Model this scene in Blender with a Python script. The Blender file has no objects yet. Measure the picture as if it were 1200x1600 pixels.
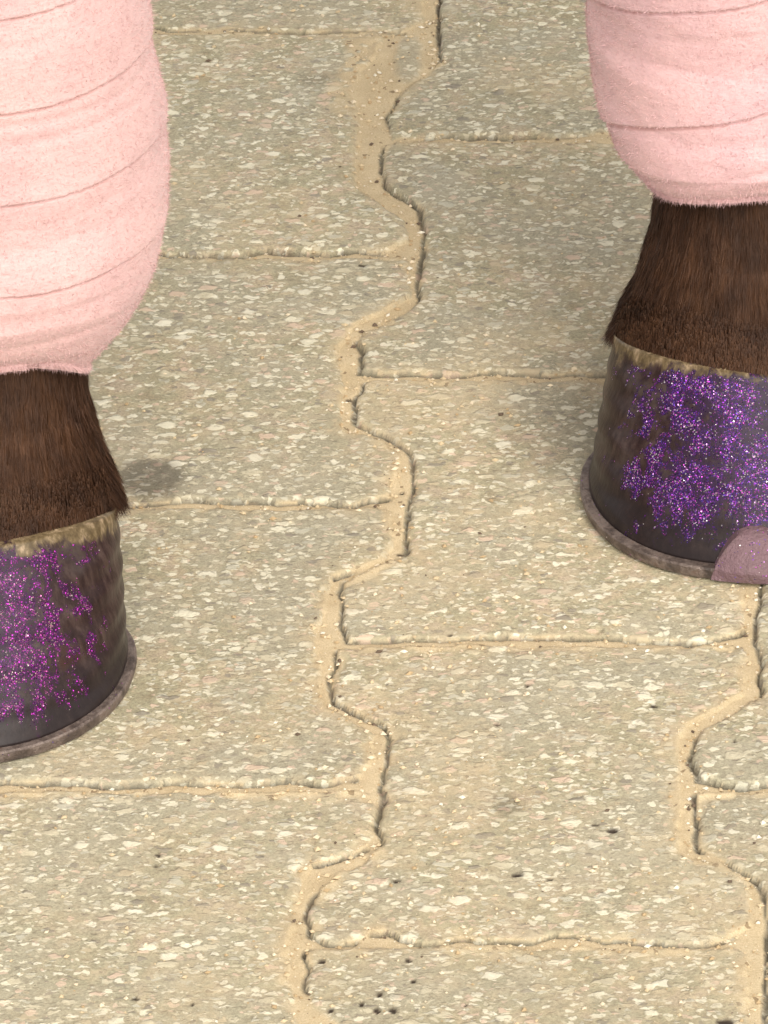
import bpy, math, random
import numpy as np
from mathutils import Matrix, Vector

scene = bpy.context.scene
rng = np.random.default_rng(7)
random.seed(7)
R = math.radians

# ------------------------------------------------------------ camera
cam_d = bpy.data.cameras.new("camera")
cam = bpy.data.objects.new("camera", cam_d)
scene.collection.objects.link(cam)
cam_d.sensor_fit = 'HORIZONTAL'; cam_d.sensor_width = 36.0
cam_d.lens = 36.0 * 11269.7 / 1200.0
cam_d.clip_start = 0.05; cam_d.clip_end = 2000.0
rt = Vector((0.99849851, 0.04586592, -0.02995059))
up = Vector((0.00109563, 0.52992391, 0.84804449))
fw = Vector((-0.05476788, 0.84680397, -0.52907798))
m = Matrix((rt, up, -fw)).transposed().to_4x4()
m.translation = Vector((0.163009, -2.836133, 1.5175))
cam.matrix_world = m
scene.camera = cam

# ------------------------------------------------------------ sky and sun
SUN_EL, SUN_AZ = R(45), R(22)      # azimuth measured from the camera side (-y) towards +x
world = bpy.data.worlds.new("World"); scene.world = world
world.use_nodes = True
wn = world.node_tree; wn.nodes.clear()
sky = wn.nodes.new('ShaderNodeTexSky'); sky.sky_type = 'NISHITA'; sky.sun_disc = False
sky.sun_elevation = SUN_EL; sky.sun_rotation = R(180) - SUN_AZ
sky.air_density = 0.8; sky.dust_density = 2.5; sky.ozone_density = 0.3; sky.altitude = 0
hs = wn.nodes.new('ShaderNodeHueSaturation'); hs.inputs['Saturation'].default_value = 0.12
bg = wn.nodes.new('ShaderNodeBackground'); bg.inputs['Strength'].default_value = 0.15
wo = wn.nodes.new('ShaderNodeOutputWorld')
wn.links.new(sky.outputs[0], hs.inputs['Color']); wn.links.new(hs.outputs[0], bg.inputs[0]); wn.links.new(bg.outputs[0], wo.inputs[0])
sun_d = bpy.data.lights.new("sun", 'SUN'); sun = bpy.data.objects.new("sun", sun_d)
scene.collection.objects.link(sun)
sun_d.energy = 1.0; sun_d.angle = R(58); sun_d.color = (1.0, 0.91, 0.76)
sv = Vector((math.sin(SUN_AZ)*math.cos(SUN_EL), -math.cos(SUN_AZ)*math.cos(SUN_EL), math.sin(SUN_EL)))
sun.rotation_euler = sv.to_track_quat('Z', 'Y').to_euler()
scene.view_settings.view_transform = 'Standard'
scene.view_settings.look = 'None'
scene.view_settings.gamma = 1.0
scene.view_settings.exposure = 0.86
scene.render.engine = 'CYCLES'
scene.cycles.max_bounces = 6

# ------------------------------------------------------------ helpers
def mesh_np(name, V, Q=None, T=None, smooth=True):
    me = bpy.data.meshes.new(name)
    V = np.asarray(V, np.float32).reshape(-1, 3)
    loops = []; starts = []; n = 0
    if Q is not None and len(Q):
        Q = np.asarray(Q, np.int32); loops.append(Q.ravel()); starts.append(np.arange(len(Q))*4 + n); n += Q.size
    if T is not None and len(T):
        T = np.asarray(T, np.int32); loops.append(T.ravel()); starts.append(np.arange(len(T))*3 + n); n += T.size
    L = np.concatenate(loops); S = np.concatenate(starts).astype(np.int32)
    me.vertices.add(len(V)); me.vertices.foreach_set('co', V.ravel())
    me.loops.add(len(L)); me.loops.foreach_set('vertex_index', L)
    me.polygons.add(len(S)); me.polygons.foreach_set('loop_start', S)
    me.update(calc_edges=True)
    me.polygons.foreach_set('use_smooth', np.full(len(S), smooth))
    me.validate()
    return me

def add_attr(me, name, arr):
    a = me.attributes.new(name, 'FLOAT', 'POINT')
    a.data.foreach_set('value', np.ascontiguousarray(arr, np.float32).ravel())

def add_col(me, name, arr):
    a = me.attributes.new(name, 'FLOAT_COLOR', 'POINT')
    a.data.foreach_set('color', np.ascontiguousarray(arr, np.float32).ravel())

def obj(name, me, mat, parent=None):
    o = bpy.data.objects.new(name, me); scene.collection.objects.link(o)
    if mat is not None: me.materials.append(mat)
    if parent is not None: o.parent = parent
    return o

def hash2(ix, iy, seed):
    h = (ix.astype(np.int64)*374761393 + iy.astype(np.int64)*668265263 + seed*974634777) & 0xffffffff
    h = ((h ^ (h >> 13))*1274126177) & 0xffffffff
    h = ((h ^ (h >> 16))*2246822519) & 0xffffffff
    return ((h ^ (h >> 15)) & 0xffffff)/float(0xffffff)

def vnoise(x, y, freq, seed):
    x = x*freq; y = y*freq
    ix = np.floor(x); iy = np.floor(y); fx = x-ix; fy = y-iy
    fx = fx*fx*(3-2*fx); fy = fy*fy*(3-2*fy)
    a = hash2(ix, iy, seed); b = hash2(ix+1, iy, seed); c = hash2(ix, iy+1, seed); d = hash2(ix+1, iy+1, seed)
    return (a*(1-fx)+b*fx)*(1-fy) + (c*(1-fx)+d*fx)*fy

def fbm(x, y, freq, seed, octs=3):
    s = 0; amp = 1; tot = 0
    for i in range(octs):
        s = s + amp*vnoise(x, y, freq*2**i, seed+i*17); tot += amp; amp *= .55
    return s/tot

def sstep(a, b, x):
    t = np.clip((x-a)/(b-a), 0, 1); return t*t*(3-2*t)

class NT:
    """small helper for writing node trees"""
    def __init__(s, name):
        s.m = bpy.data.materials.new(name); s.m.use_nodes = True
        s.t = s.m.node_tree; s.t.nodes.clear()
        s.out = s.t.nodes.new('ShaderNodeOutputMaterial')
        s.b = s.t.nodes.new('ShaderNodeBsdfPrincipled')
        s.t.links.new(s.b.outputs[0], s.out.inputs[0])
    def n(s, typ, ins=None, **kw):
        nd = s.t.nodes.new(typ)
        for k, v in kw.items(): setattr(nd, k, v)
        for k, v in (ins or {}).items(): s.set(nd.inputs[k], v)
        return nd
    def set(s, sock, v):
        if isinstance(v, bpy.types.NodeSocket): s.t.links.new(v, sock)
        elif isinstance(v, (tuple, list)) and len(v) == 3 and sock.type == 'RGBA': sock.default_value = (*v, 1)
        else: sock.default_value = v
    def math(s, op, a, b=None, c=None, clamp=False):
        nd = s.t.nodes.new('ShaderNodeMath'); nd.operation = op; nd.use_clamp = clamp
        s.set(nd.inputs[0], a)
        if b is not None: s.set(nd.inputs[1], b)
        if c is not None: s.set(nd.inputs[2], c)
        return nd.outputs[0]
    def mix(s, fac, a, b, blend='MIX'):
        nd = s.t.nodes.new('ShaderNodeMix'); nd.data_type = 'RGBA'; nd.blend_type = blend
        s.set(nd.inputs['Factor'], fac); s.set(nd.inputs[6], a); s.set(nd.inputs[7], b)
        return nd.outputs[2]
    def ramp(s, fac, stops, interp='LINEAR'):
        nd = s.t.nodes.new('ShaderNodeValToRGB'); cr = nd.color_ramp; cr.interpolation = interp
        while len(cr.elements) < len(stops): cr.elements.new(0.5)
        for e, (p, c) in zip(cr.elements, stops):
            e.position = p; e.color = (*c, 1) if len(c) == 3 else c
        s.set(nd.inputs[0], fac); return nd.outputs[0]
    def ss(s, a, b, x):
        nd = s.t.nodes.new('ShaderNodeMapRange'); nd.interpolation_type = 'SMOOTHSTEP'
        s.set(nd.inputs[0], x); nd.inputs[1].default_value = a; nd.inputs[2].default_value = b
        nd.inputs[3].default_value = 0; nd.inputs[4].default_value = 1
        return nd.outputs[0]
    def attr(s, name): return s.n('ShaderNodeAttribute', attribute_name=name)
    def noise(s, vec, scale, detail=2, rough=.5, dist=0):
        nd = s.n('ShaderNodeTexNoise', {'Vector': vec, 'Scale': scale, 'Detail': detail, 'Roughness': rough, 'Distortion': dist})
        return nd.outputs[0]
    def map(s, vec, scale=(1, 1, 1), loc=(0, 0, 0), rot=(0, 0, 0)):
        nd = s.n('ShaderNodeMapping', {'Vector': vec, 'Scale': scale, 'Location': loc, 'Rotation': rot}); return nd.outputs[0]
    def coord(s): return s.n('ShaderNodeTexCoord').outputs['Object']

# ------------------------------------------------------------ materials
def mat_pavement():
    g = NT('exposed_aggregate_paving')
    P = g.coord()
    A = g.attr('surf'); sep = g.n('ShaderNodeSeparateColor', {0: A.outputs['Color']})
    sand, dust, stain = sep.outputs[0], sep.outputs[1], sep.outputs[2]
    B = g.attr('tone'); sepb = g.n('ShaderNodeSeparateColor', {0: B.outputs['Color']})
    tone, speck, dark_patch = sepb.outputs[0], sepb.outputs[1], sepb.outputs[2]
    # distorted coordinates so that the chips are irregular
    nz = g.n('ShaderNodeTexNoise', {'Vector': P, 'Scale': 260.0, 'Detail': 2.0})
    off = g.n('ShaderNodeVectorMath', {0: nz.outputs['Color'], 1: (0.5, 0.5, 0.5)}, operation='SUBTRACT')
    sc = g.n('ShaderNodeVectorMath', {0: off.outputs[0], 'Scale': 0.0052}, operation='SCALE')
    Pd = g.n('ShaderNodeVectorMath', {0: P, 1: sc.outputs[0]}, operation='ADD').outputs[0]
    def chips(scale, sx, rot, keep, rmin, rmax, loc):
        v = g.n('ShaderNodeTexVoronoi', {'Vector': g.map(Pd, (sx, 1, 1), loc, (0, 0, rot)), 'Scale': scale, 'Randomness': 1.0}, voronoi_dimensions='2D')
        s3 = g.n('ShaderNodeSeparateColor', {0: v.outputs['Color']})
        rad = g.math('MULTIPLY_ADD', s3.outputs[1], rmax-rmin, rmin)
        d = g.math('SUBTRACT', rad, v.outputs['Distance'])
        mk = g.ss(-.05, .11, d)
        mk = g.math('MULTIPLY', mk, g.math('GREATER_THAN', s3.outputs[0], keep))
        return mk, s3.outputs[2], d
    pal = [(0.0, (.56, .50, .35)), (.25, (.74, .69, .52)), (.5, (.50, .47, .36)), (.62, (.60, .45, .33)), (.72, (.46, .38, .25)), (.82, (.76, .71, .55)), (.93, (.25, .22, .17))]
    c1, k1, d1 = chips(172, .55, .1, .70, .12, .42, (0, 0, 0))
    c2, k2, d2 = chips(300, .62, -.15, .45, .15, .45, (3.3, 1.7, 0))
    c3, k3, d3 = chips(520, .6, .2, .50, .2, .55, (7.1, 4.2, 0))
    big = g.noise(P, 14, 3, .6)
    mid = g.noise(g.map(P, loc=(5, 3, 0)), 70, 3, .6)
    fine = g.noise(P, 900, 3, .7)
    base = g.ramp(mid, [(.3, (.33, .275, .172)), (.45, (.375, .34, .22)), (.55, (.435, .36, .23)), (.66, (.455, .365, .255)), (.8, (.365, .345, .232))])
    base = g.mix(g.ss(.42, .62, big), base, (.375, .34, .238), 'MIX')
    f2 = g.n('ShaderNodeMapRange', {0: fine, 1: .3, 2: .7, 3: .68, 4: 1.22}).outputs[0]
    base = g.mix(1.0, base, g.n('ShaderNodeCombineColor', {0: f2, 1: f2, 2: f2}).outputs[0], 'MULTIPLY')
    col = g.mix(g.math('MULTIPLY', c3, .8), base, g.ramp(k3, pal, 'CONSTANT'))
    col = g.mix(g.math('MULTIPLY', c2, .85), col, g.ramp(k2, pal, 'CONSTANT'))
    col = g.mix(g.math('MULTIPLY', c1, .85), col, g.ramp(k1, pal, 'CONSTANT'))
    dk = g.ss(.54, .66, g.noise(g.map(P, (.7, 1, 1), (4, 1, 0)), 520, 3, .7))
    col = g.mix(g.math('MULTIPLY', dk, g.math('MULTIPLY_ADD', c1, -.45, .5)), col, (.20, .17, .115))
    # cement film still lying over part of the stones
    film = g.ss(.45, .72, g.noise(g.map(P, loc=(2, 8, 0)), 38, 4, .65))
    col = g.mix(g.math('MULTIPLY', film, .42), col, (.42, .375, .275))
    # thin cracks and pits
    pit = g.ss(.60, .70, g.noise(g.map(P, (.6, 1, 1), (1, 5, 0)), 420, 2, .6))
    col = g.mix(g.math('MULTIPLY', pit, .35), col, (.20, .165, .11))
    t3 = g.n('ShaderNodeCombineColor', {0: tone, 1: tone, 2: tone}).outputs[0]
    col = g.mix(1.0, col, t3, 'MULTIPLY')
    dn = g.ss(.35, .62, g.noise(g.map(P, loc=(9, 2, 0)), 240, 4, .7))
    dmask = g.math('MULTIPLY', dust, g.math('MULTIPLY_ADD', dn, .7, .3), clamp=True)
    sandc = g.ramp(g.noise(P, 1500, 3, .8), [(.3, (.42, .33, .20)), (.5, (.54, .44, .28)), (.7, (.62, .52, .35))])
    sandl = g.ramp(g.noise(P, 50, 3, .6), [(.35, (.92, .88, .82)), (.65, (1.05, 1.03, 1.0))])
    sandc = g.mix(1.0, sandc, sandl, 'MULTIPLY')
    grit = g.n('ShaderNodeTexVoronoi', {'Vector': Pd, 'Scale': 330.0}, voronoi_dimensions='2D')
    gs = g.n('ShaderNodeSeparateColor', {0: grit.outputs['Color']})
    gm = g.math('MULTIPLY', g.math('LESS_THAN', grit.outputs['Distance'], .3), g.math('GREATER_THAN', gs.outputs[0], .93))
    sandc = g.mix(g.math('MULTIPLY', gm, .8), sandc, (.22, .15, .08))
    col = g.mix(g.math('MULTIPLY', dmask, .8), col, sandc)
    col = g.mix(sand, col, sandc)
    col = g.mix(g.math('MULTIPLY', stain, .75), col, (.055, .035, .02))
    col = g.mix(dark_patch, col, g.mix(1.0, col, (.50, .49, .50), 'MULTIPLY'))
    col = g.mix(speck, col, (.045, .032, .022))
    g.set(g.b.inputs['Base Color'], col)
    g.set(g.b.inputs['Roughness'], .85)
    g.b.inputs['Specular IOR Level'].default_value = .3
    hgt = g.math('ADD', g.math('MULTIPLY', c1, .9), g.math('MULTIPLY', c2, .5))
    hgt = g.math('ADD', hgt, g.math('MULTIPLY', fine, .5))
    hgt = g.math('SUBTRACT', hgt, g.math('MULTIPLY', pit, .5))
    inv = g.math('SUBTRACT', 1.0, sand)
    hgt = g.math('MULTIPLY', hgt, inv)
    hgt = g.math('ADD', hgt, g.math('MULTIPLY', g.noise(P, 1200, 2, .7), .45))
    bp = g.n('ShaderNodeBump', {'Height': hgt, 'Strength': .55, 'Distance': .0009})
    g.set(g.b.inputs['Normal'], bp.outputs[0])
    return g.m

def mat_wrap(name, c0, c1, c2):
    g = NT(name); P = g.coord()
    n1 = g.noise(P, 28, 4, .6); n2 = g.noise(g.map(P, (.5, .5, 2.5)), 420, 3, .7)
    col = g.ramp(n1, [(.32, c0), (.5, c1), (.68, c2)])
    tn = g.attr('tint')
    f = g.n('ShaderNodeMapRange', {0: n2, 1: .3, 2: .7, 3: .90, 4: 1.07}).outputs[0]
    f = g.math('MULTIPLY', f, tn.outputs['Fac'])
    col = g.mix(1.0, col, g.n('ShaderNodeCombineColor', {0: f, 1: f, 2: f}).outputs[0], 'MULTIPLY')
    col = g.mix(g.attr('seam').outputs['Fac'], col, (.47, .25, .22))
    g.set(g.b.inputs['Base Color'], col); g.set(g.b.inputs['Roughness'], .95)
    g.b.inputs['Specular IOR Level'].default_value = .1
    g.b.inputs['Sheen Weight'].default_value = .25; g.b.inputs['Sheen Roughness'].default_value = .5
    bp = g.n('ShaderNodeBump', {'Height': g.noise(P, 900, 3, .7), 'Strength': .5, 'Distance': .0008})
    g.set(g.b.inputs['Normal'], bp.outputs[0])
    return g.m

def mat_coat(name, dark, mid, light, rough=.5):
    g = NT(name); P = g.coord()
    n1 = g.noise(g.map(P, (1, 1, .25)), 90, 4, .65)
    col = g.ramp(n1, [(.3, dark), (.5, mid), (.72, light)])
    tn = g.attr('tint')
    col = g.mix(1.0, col, g.n('ShaderNodeCombineColor', {0: tn.outputs['Fac'], 1: tn.outputs['Fac'], 2: tn.outputs['Fac']}).outputs[0], 'MULTIPLY')
    g.set(g.b.inputs['Base Color'], col); g.set(g.b.inputs['Roughness'], rough)
    g.b.inputs['Specular IOR Level'].default_value = .18
    st = g.noise(g.map(P, (1, 1, .08)), 1400, 2, .6)
    bp = g.n('ShaderNodeBump', {'Height': st, 'Strength': .5, 'Distance': .0005})
    g.set(g.b.inputs['Normal'], bp.outputs[0])
    return g.m

def mat_body():
    g = NT('bay_horse_coat'); P = g.coord()
    n1 = g.noise(g.map(P, (1, 1, .3)), 60, 4, .65)
    low = g.ramp(n1, [(.3, (.040, .0175, .0085)), (.5, (.066, .029, .0135)), (.72, (.098, .044, .020))])
    high = g.ramp(n1, [(.3, (.16, .065, .026)), (.7, (.23, .10, .04))])
    z = g.n('ShaderNodeSeparateXYZ', {0: P}).outputs[2]
    g.set(g.b.inputs['Base Color'], g.mix(g.ss(.45, .8, z), low, high)); g.set(g.b.inputs['Roughness'], .65); g.b.inputs['Specular IOR Level'].default_value = .15
    bp = g.n('ShaderNodeBump', {'Height': g.noise(g.map(P, (1, 1, .08)), 1200, 2), 'Strength': .4, 'Distance': .0005})
    g.set(g.b.inputs['Normal'], bp.outputs[0]); return g.m

def glitter(g, P, dens, seedloc, hue=0):
    """flakes lying at random angles: returns mask, colour, normal"""
    v = g.n('ShaderNodeTexVoronoi', {'Vector': g.map(P, loc=seedloc), 'Scale': 1850.0, 'Randomness': 1.0})
    s3 = g.n('ShaderNodeSeparateColor', {0: v.outputs['Color']})
    mk = g.math('MULTIPLY', g.math('LESS_THAN', v.outputs['Distance'], .52), g.math('LESS_THAN', s3.outputs[0], dens))
    stops = ([(0, (.06, .008, .06)), (.30, (.30, .02, .27)), (.52, (.24, .05, .16)), (.66, (.62, .20, .46)), (.76, (.16, .03, .24)), (.88, (.98, .80, .72)), (.95, (.85, .14, .66))] if hue == 0 else
             [(0, (.03, .010, .07)), (.30, (.20, .035, .36)), (.50, (.36, .05, .32)), (.62, (.62, .30, .66)), (.70, (.12, .06, .40)), (.84, (.95, .84, .82)), (.93, (.75, .22, .88))])
    fc = g.ramp(s3.outputs[1], stops, 'CONSTANT')
    geo = g.n('ShaderNodeNewGeometry')
    off = g.n('ShaderNodeVectorMath', {0: v.outputs['Color'], 1: (.5, .5, .5)}, operation='SUBTRACT')
    sc = g.n('ShaderNodeVectorMath', {0: off.outputs[0], 'Scale': 1.5}, operation='SCALE')
    ad = g.n('ShaderNodeVectorMath', {0: geo.outputs['Normal'], 1: sc.outputs[0]}, operation='ADD')
    nr = g.n('ShaderNodeVectorMath', {0: ad.outputs[0]}, operation='NORMALIZE')
    return mk, fc, nr.outputs[0]

def mat_hoof(hue, cover):
    g = NT('glittered_hoof_horn'); P = g.coord()
    t = g.attr('height_up').outputs['Fac']; fr = g.attr('front').outputs['Fac']
    n1 = g.noise(g.map(P, (1, 1, .15)), 220, 4, .65); n2 = g.noise(P, 45, 4, .6); n3 = g.noise(g.map(P, loc=(3, 3, 3)), 75, 5, .7)
    horn = g.ramp(n1, [(.3, (.016, .008, .008)), (.5, (.032, .018, .016)), (.64, (.055, .034, .029)), (.8, (.095, .062, .052))])
    horn = g.mix(g.ss(.5, .7, n2), horn, (.058, .042, .037))
    horn = g.mix(g.ss(.60, .72, g.noise(g.map(P, loc=(1, 6, 2)), 60, 3, .6)), horn, (.045, .022, .018))
    # dark lacquer with glitter, patchy, on the front of the wall
    streak = g.noise(g.map(P, (1, 1, .22), loc=(2, 9, 1)), 150, 4, .7, .6)
    smear = g.noise(g.map(P, (.35, .35, 1.2), loc=(5, 5, 1)), 150, 4, .7, .8)
    n4 = g.math('ADD', g.math('MULTIPLY', n3, .32), g.math('ADD', g.math('MULTIPLY', streak, .48), g.math('MULTIPLY', smear, .2)))
    xx = g.n('ShaderNodeSeparateXYZ', {0: P}).outputs[0]
    pm = g.math('ADD', g.math('MULTIPLY_ADD', xx, 2.6 if hue else -2.0, n4), g.math('MULTIPLY', fr, .15))
    patch = g.ss(cover, cover+.07, pm)
    low = g.ss(.08, .30, g.math('ADD', t, g.math('MULTIPLY', g.math('SUBTRACT', streak, .5), .9)))
    tb = g.math('ADD', g.math('MULTIPLY_ADD', g.math('SUBTRACT', streak, .5), .30, t), g.math('MULTIPLY', g.math('SUBTRACT', 1.0, fr), .10))
    top = g.math('SUBTRACT', 1.0, g.ss(.955, .985, tb))
    patch = g.math('MULTIPLY', g.math('MULTIPLY', patch, low), top)
    col = g.mix(g.math('MULTIPLY', patch, .8), horn, (.020, .009, .021))
    # darker oiled horn near the ground, pale growth ring under the hair
    col = g.mix(g.math('MULTIPLY', g.math('SUBTRACT', 1.0, g.ss(.10, .38, t)), .75), col, (.018, .014, .014))
    band = g.ss(.955, 1.02, tb)
    bc = g.ramp(g.noise(g.map(P, (1, 1, .4)), 300, 3, .7), [(.35, (.08, .055, .027)), (.52, (.14, .10, .052)), (.72, (.33, .24, .15))])
    col = g.mix(band, col, bc)
    dens = g.math('MULTIPLY', patch, g.math('MULTIPLY_ADD', g.ss(.42, .56, n4), .86, .12))
    col = g.mix(g.math('MULTIPLY', dens, .55), col, (.055, .010, .06) if hue == 0 else (.038, .012, .07))
    mk, fc, nr = glitter(g, P, dens, (0, 0, 0), hue)
    col = g.mix(mk, col, fc)
    g.set(g.b.inputs['Base Color'], col)
    g.set(g.b.inputs['Metallic'], g.math('MULTIPLY', mk, .8))
    g.set(g.b.inputs['Roughness'], g.math('MULTIPLY_ADD', mk, -.05, .36)); g.b.inputs['Specular IOR Level'].default_value = .08; g.b.inputs['Coat Weight'].default_value = .22; g.b.inputs['Coat Roughness'].default_value = .20; g.b.inputs['Coat IOR'].default_value = 1.3
    bp = g.n('ShaderNodeBump', {'Height': g.math('ADD', g.noise(g.map(P, (1, 1, .1)), 500, 3, .6), g.math('MULTIPLY', g.noise(g.map(P, (.2, .2, 1)), 260, 3), .8)), 'Strength': .28, 'Distance': .0008})
    mx = g.n('ShaderNodeMix', data_type='VECTOR'); g.set(mx.inputs['Factor'], mk); g.set(mx.inputs[4], bp.outputs[0]); g.set(mx.inputs[5], nr)
    g.set(g.b.inputs['Normal'], mx.outputs[1])
    return g.m

def mat_shoe():
    g = NT('worn_horseshoe_steel'); P = g.coord()
    n1 = g.noise(P, 120, 4, .7); n2 = g.noise(P, 900, 3, .7)
    col = g.ramp(n1, [(.3, (.06, .045, .038)), (.46, (.12, .088, .072)), (.56, (.20, .155, .13)), (.72, (.13, .075, .05))])
    pk = g.attr('dusted').outputs['Fac']
    col = g.mix(g.math('MULTIPLY', pk, g.ss(.1, .5, g.noise(g.map(P, loc=(2, 2, 2)), 90, 4, .6))), col, (.17, .10, .11))
    mk, fc, nr = glitter(g, P, g.math('MULTIPLY_ADD', g.math('MULTIPLY', pk, g.ss(.4, .7, g.noise(P, 160, 3, .6))), .14, .004), (4, 4, 4), 1)
    col = g.mix(mk, col, fc)
    g.set(g.b.inputs['Base Color'], col); g.set(g.b.inputs['Metallic'], .35)
    g.set(g.b.inputs['Roughness'], g.math('MULTIPLY_ADD', n2, .3, .4))
    bp = g.n('ShaderNodeBump', {'Height': g.math('ADD', n2, g.math('MULTIPLY', g.noise(P, 300, 3, .6), 1.6)), 'Strength': .6, 'Distance': .0011}); g.set(g.b.inputs['Normal'], bp.outputs[0])
    return g.m

M_pave = mat_pavement()
M_wrap_l = mat_wrap('pink_fleece', (.61, .39, .375), (.655, .425, .405), (.685, .45, .425))
M_wrap_r = mat_wrap('mauve_pink_fleece', (.63, .405, .41), (.68, .44, .435), (.715, .465, .45))
M_hair = mat_coat('dark_bay_hair', (.040, .0175, .0085), (.066, .029, .0135), (.098, .044, .020), .6)
M_mane = mat_coat('black_mane_hair', (.012, .009, .008), (.02, .014, .011), (.035, .024, .018))
M_body = mat_body()
M_hoof_l = mat_hoof(0, .465); M_hoof_r = mat_hoof(1, .462)
M_shoe = mat_shoe()

# ------------------------------------------------------------ pavement
TR = {  # outlines of the visible paving stones, metres * 10000, x then y
 'Z_b': [(-2080,39),(-1147,42),(-1101,11),(-843,9),(-556,-6),(-199,-10),(-128,7),(-41,-30),(43,6)],
 'Z_r': [(29,631),(38,261),(57,78)],
 'A_r': [(-124,-89),(-158,-280),(-217,-398),(-239,-515),(-206,-749),(-183,-922),(-194,-1150),(-178,-1431),(-112,-1543),(-20,-1643),(39,-1737),(67,-1885)],
 'A_b': [(-1881,-2003),(-986,-1976),(-847,-2020),(-686,-2005),(-512,-1968),(-307,-1986),(-172,-1981),(-36,-1993),(66,-2037)],
 'B_r': [(85,-2102),(98,-2225),(88,-2358),(7,-2463),(-131,-2604),(-154,-2672),(-193,-2786),(-180,-2941),(-157,-3084),(-150,-3321),(-125,-3447),(-54,-3467),(56,-3547),(99,-3650),(98,-3734)],
 'B_b': [(-1687,-4002),(-956,-3994),(-714,-3966),(-457,-3976),(-244,-3986),(-82,-4006),(54,-3958),(95,-3914)],
 'C_r': [(90,-4073),(105,-4298),(85,-4416),(34,-4453),(-108,-4533),(-135,-4649),(-151,-4820),(-173,-4971),(-160,-5107),(-137,-5211),(-129,-5376),(-82,-5478),(24,-5592),(92,-5640),(99,-5788)],
 'C_b': [(-1495,-5971),(-1302,-5962),(-1100,-5970),(-896,-5987),(-775,-5996),(-656,-5970),(-394,-5986),(-197,-5952),(-155,-5965),(-65,-5982),(35,-5960),(60,-5934)],
 'D_r': [(102,-6054),(133,-6156),(125,-6282),(93,-6407),(31,-6449),(-79,-6520),(-120,-6594),(-142,-6750),(-146,-6932),(-158,-7009),(-142,-7156),(-120,-7377),(-98,-7525),(-27,-7659),(90,-7716)],
 'P1_l': [(104,630),(119,260),(133,-103),(141,-312),(50,-488),(-29,-634),(-68,-808),(-62,-951)],
 'P1_b': [(-48,-1014),(85,-993),(473,-973),(668,-986),(889,-959),(1858,-967)],
 'P2_l': [(-65,-1066),(-72,-1207),(-63,-1404),(23,-1500),(115,-1600),(130,-1765),(135,-2091),(129,-2252),(129,-2385),(75,-2500),(-73,-2646),(-103,-2724),(-89,-2802)],
 'P2_b': [(-78,-2972),(54,-2983),(252,-2994),(414,-2974),(579,-2975),(797,-2986),(923,-2986),(1845,-2990)],
 'P3_l': [(-63,-3069),(-82,-3170),(-95,-3266),(-78,-3352),(-3,-3447),(88,-3507),(146,-3591),(168,-3695),(177,-3856),(161,-4059),(155,-4236),(164,-4373),(46,-4491),(-64,-4570),(-75,-4686),(-68,-4880)],
 'P3_b': [(-35,-4994),(329,-4985),(596,-4971),(967,-4971),(1215,-4999),(1338,-5008),(1498,-4949)],
 'P3_r': [(1559,-4076),(1530,-4734)],
 'E_l': [(-70,-5075),(-78,-5260),(-79,-5345),(-60,-5420),(2,-5486),(78,-5543),(148,-5592),(167,-5675),(154,-5822),(150,-5934),(157,-6092),(147,-6253),(164,-6361),(105,-6519),(11,-6573),(-62,-6705),(-85,-6839)],
 'E_b': [(-73,-6976),(-11,-7008),(78,-7008),(145,-6955),(196,-6939),(267,-6983),(383,-7015),(486,-6978),(547,-7002),(659,-6994),(744,-6989),(813,-6957),(988,-6988),(1076,-6972),(1146,-7004),(1355,-7011),(1459,-6971)],
 'E_r': [(1486,-5044),(1501,-5107),(1497,-5259),(1478,-5375),(1369,-5494),(1280,-5591),(1245,-5673),(1248,-5932),(1267,-6124),(1252,-6279),(1261,-6438),(1315,-6483),(1421,-6516),(1509,-6622),(1521,-6761),(1521,-6894)],
 'F_l': [(1550,-5008),(1570,-5143),(1556,-5410),(1515,-5450),(1433,-5542),(1343,-5625),(1322,-5673),(1299,-5834)],
 'F_b': [(1332,-5949),(1392,-5979),(1480,-6005),(1586,-5979),(2063,-5978)],
 'G_l': [(1316,-6060),(1334,-6216),(1328,-6359),(1341,-6421),(1431,-6474),(1492,-6561),(1553,-6598),(1577,-6700),(1584,-6926),(1587,-7224),(1587,-7517)],
 'H_l': [(-77,-7080),(-71,-7152),(-73,-7275),(-50,-7408),(13,-7466),(81,-7543),(134,-7678)],
 'H_r': [(1508,-7074),(1518,-7284),(1523,-7517),(1524,-7709)],
}

COLW, AMP, GAP = .143, .011, .0045
def Tw(y):                     # trapezoid wave of the interlocking edge, period .2
    u = abs(((y+.1) % .2)-.1)  # 0 at joints of the odd columns, .1 halfway
    return 1-2*min(max((u-.038)/.024, 0), 1)
def joint(k, y): return k*COLW + (AMP if k % 2 == 0 else -AMP)*Tw(y)
def wob(k, y): return .0016*math.sin(y*61+k*5)+.0011*math.sin(y*137+k*3)
def side(k, s, y0, y1):        # s=-1 left face of joint k, +1 right face; from y0 down to y1
    n = 18
    return [(joint(k, y0+(y1-y0)*i/n)+s*GAP+wob(k*3+s, y0+(y1-y0)*i/n), y0+(y1-y0)*i/n) for i in range(n+1)]
def tr(k): return [(a/1e4, b/1e4) for a, b in TR[k]]
over = {  # (column,row): left side, right side, bottom traced from the photograph
 (-1, 0): (None, 'Z_r', 'Z_b'), (-1, 1): (None, 'A_r', 'A_b'), (-1, 2): (None, 'B_r', 'B_b'), (-1, 3): (None, 'C_r', 'C_b'), (-1, 4): (None, 'D_r', None),
 (0, 0): ('P1_l', None, 'P1_b'), (0, 1): ('P2_l', None, 'P2_b'), (0, 2): ('P3_l', None, 'P3_b'), (0, 3): ('E_l', 'E_r', 'E_b'), (0, 4): ('H_l', 'H_r', None),
 (1, 3): ('F_l', None, 'F_b'), (1, 4): ('G_l', None, None)}
polys = []
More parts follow.
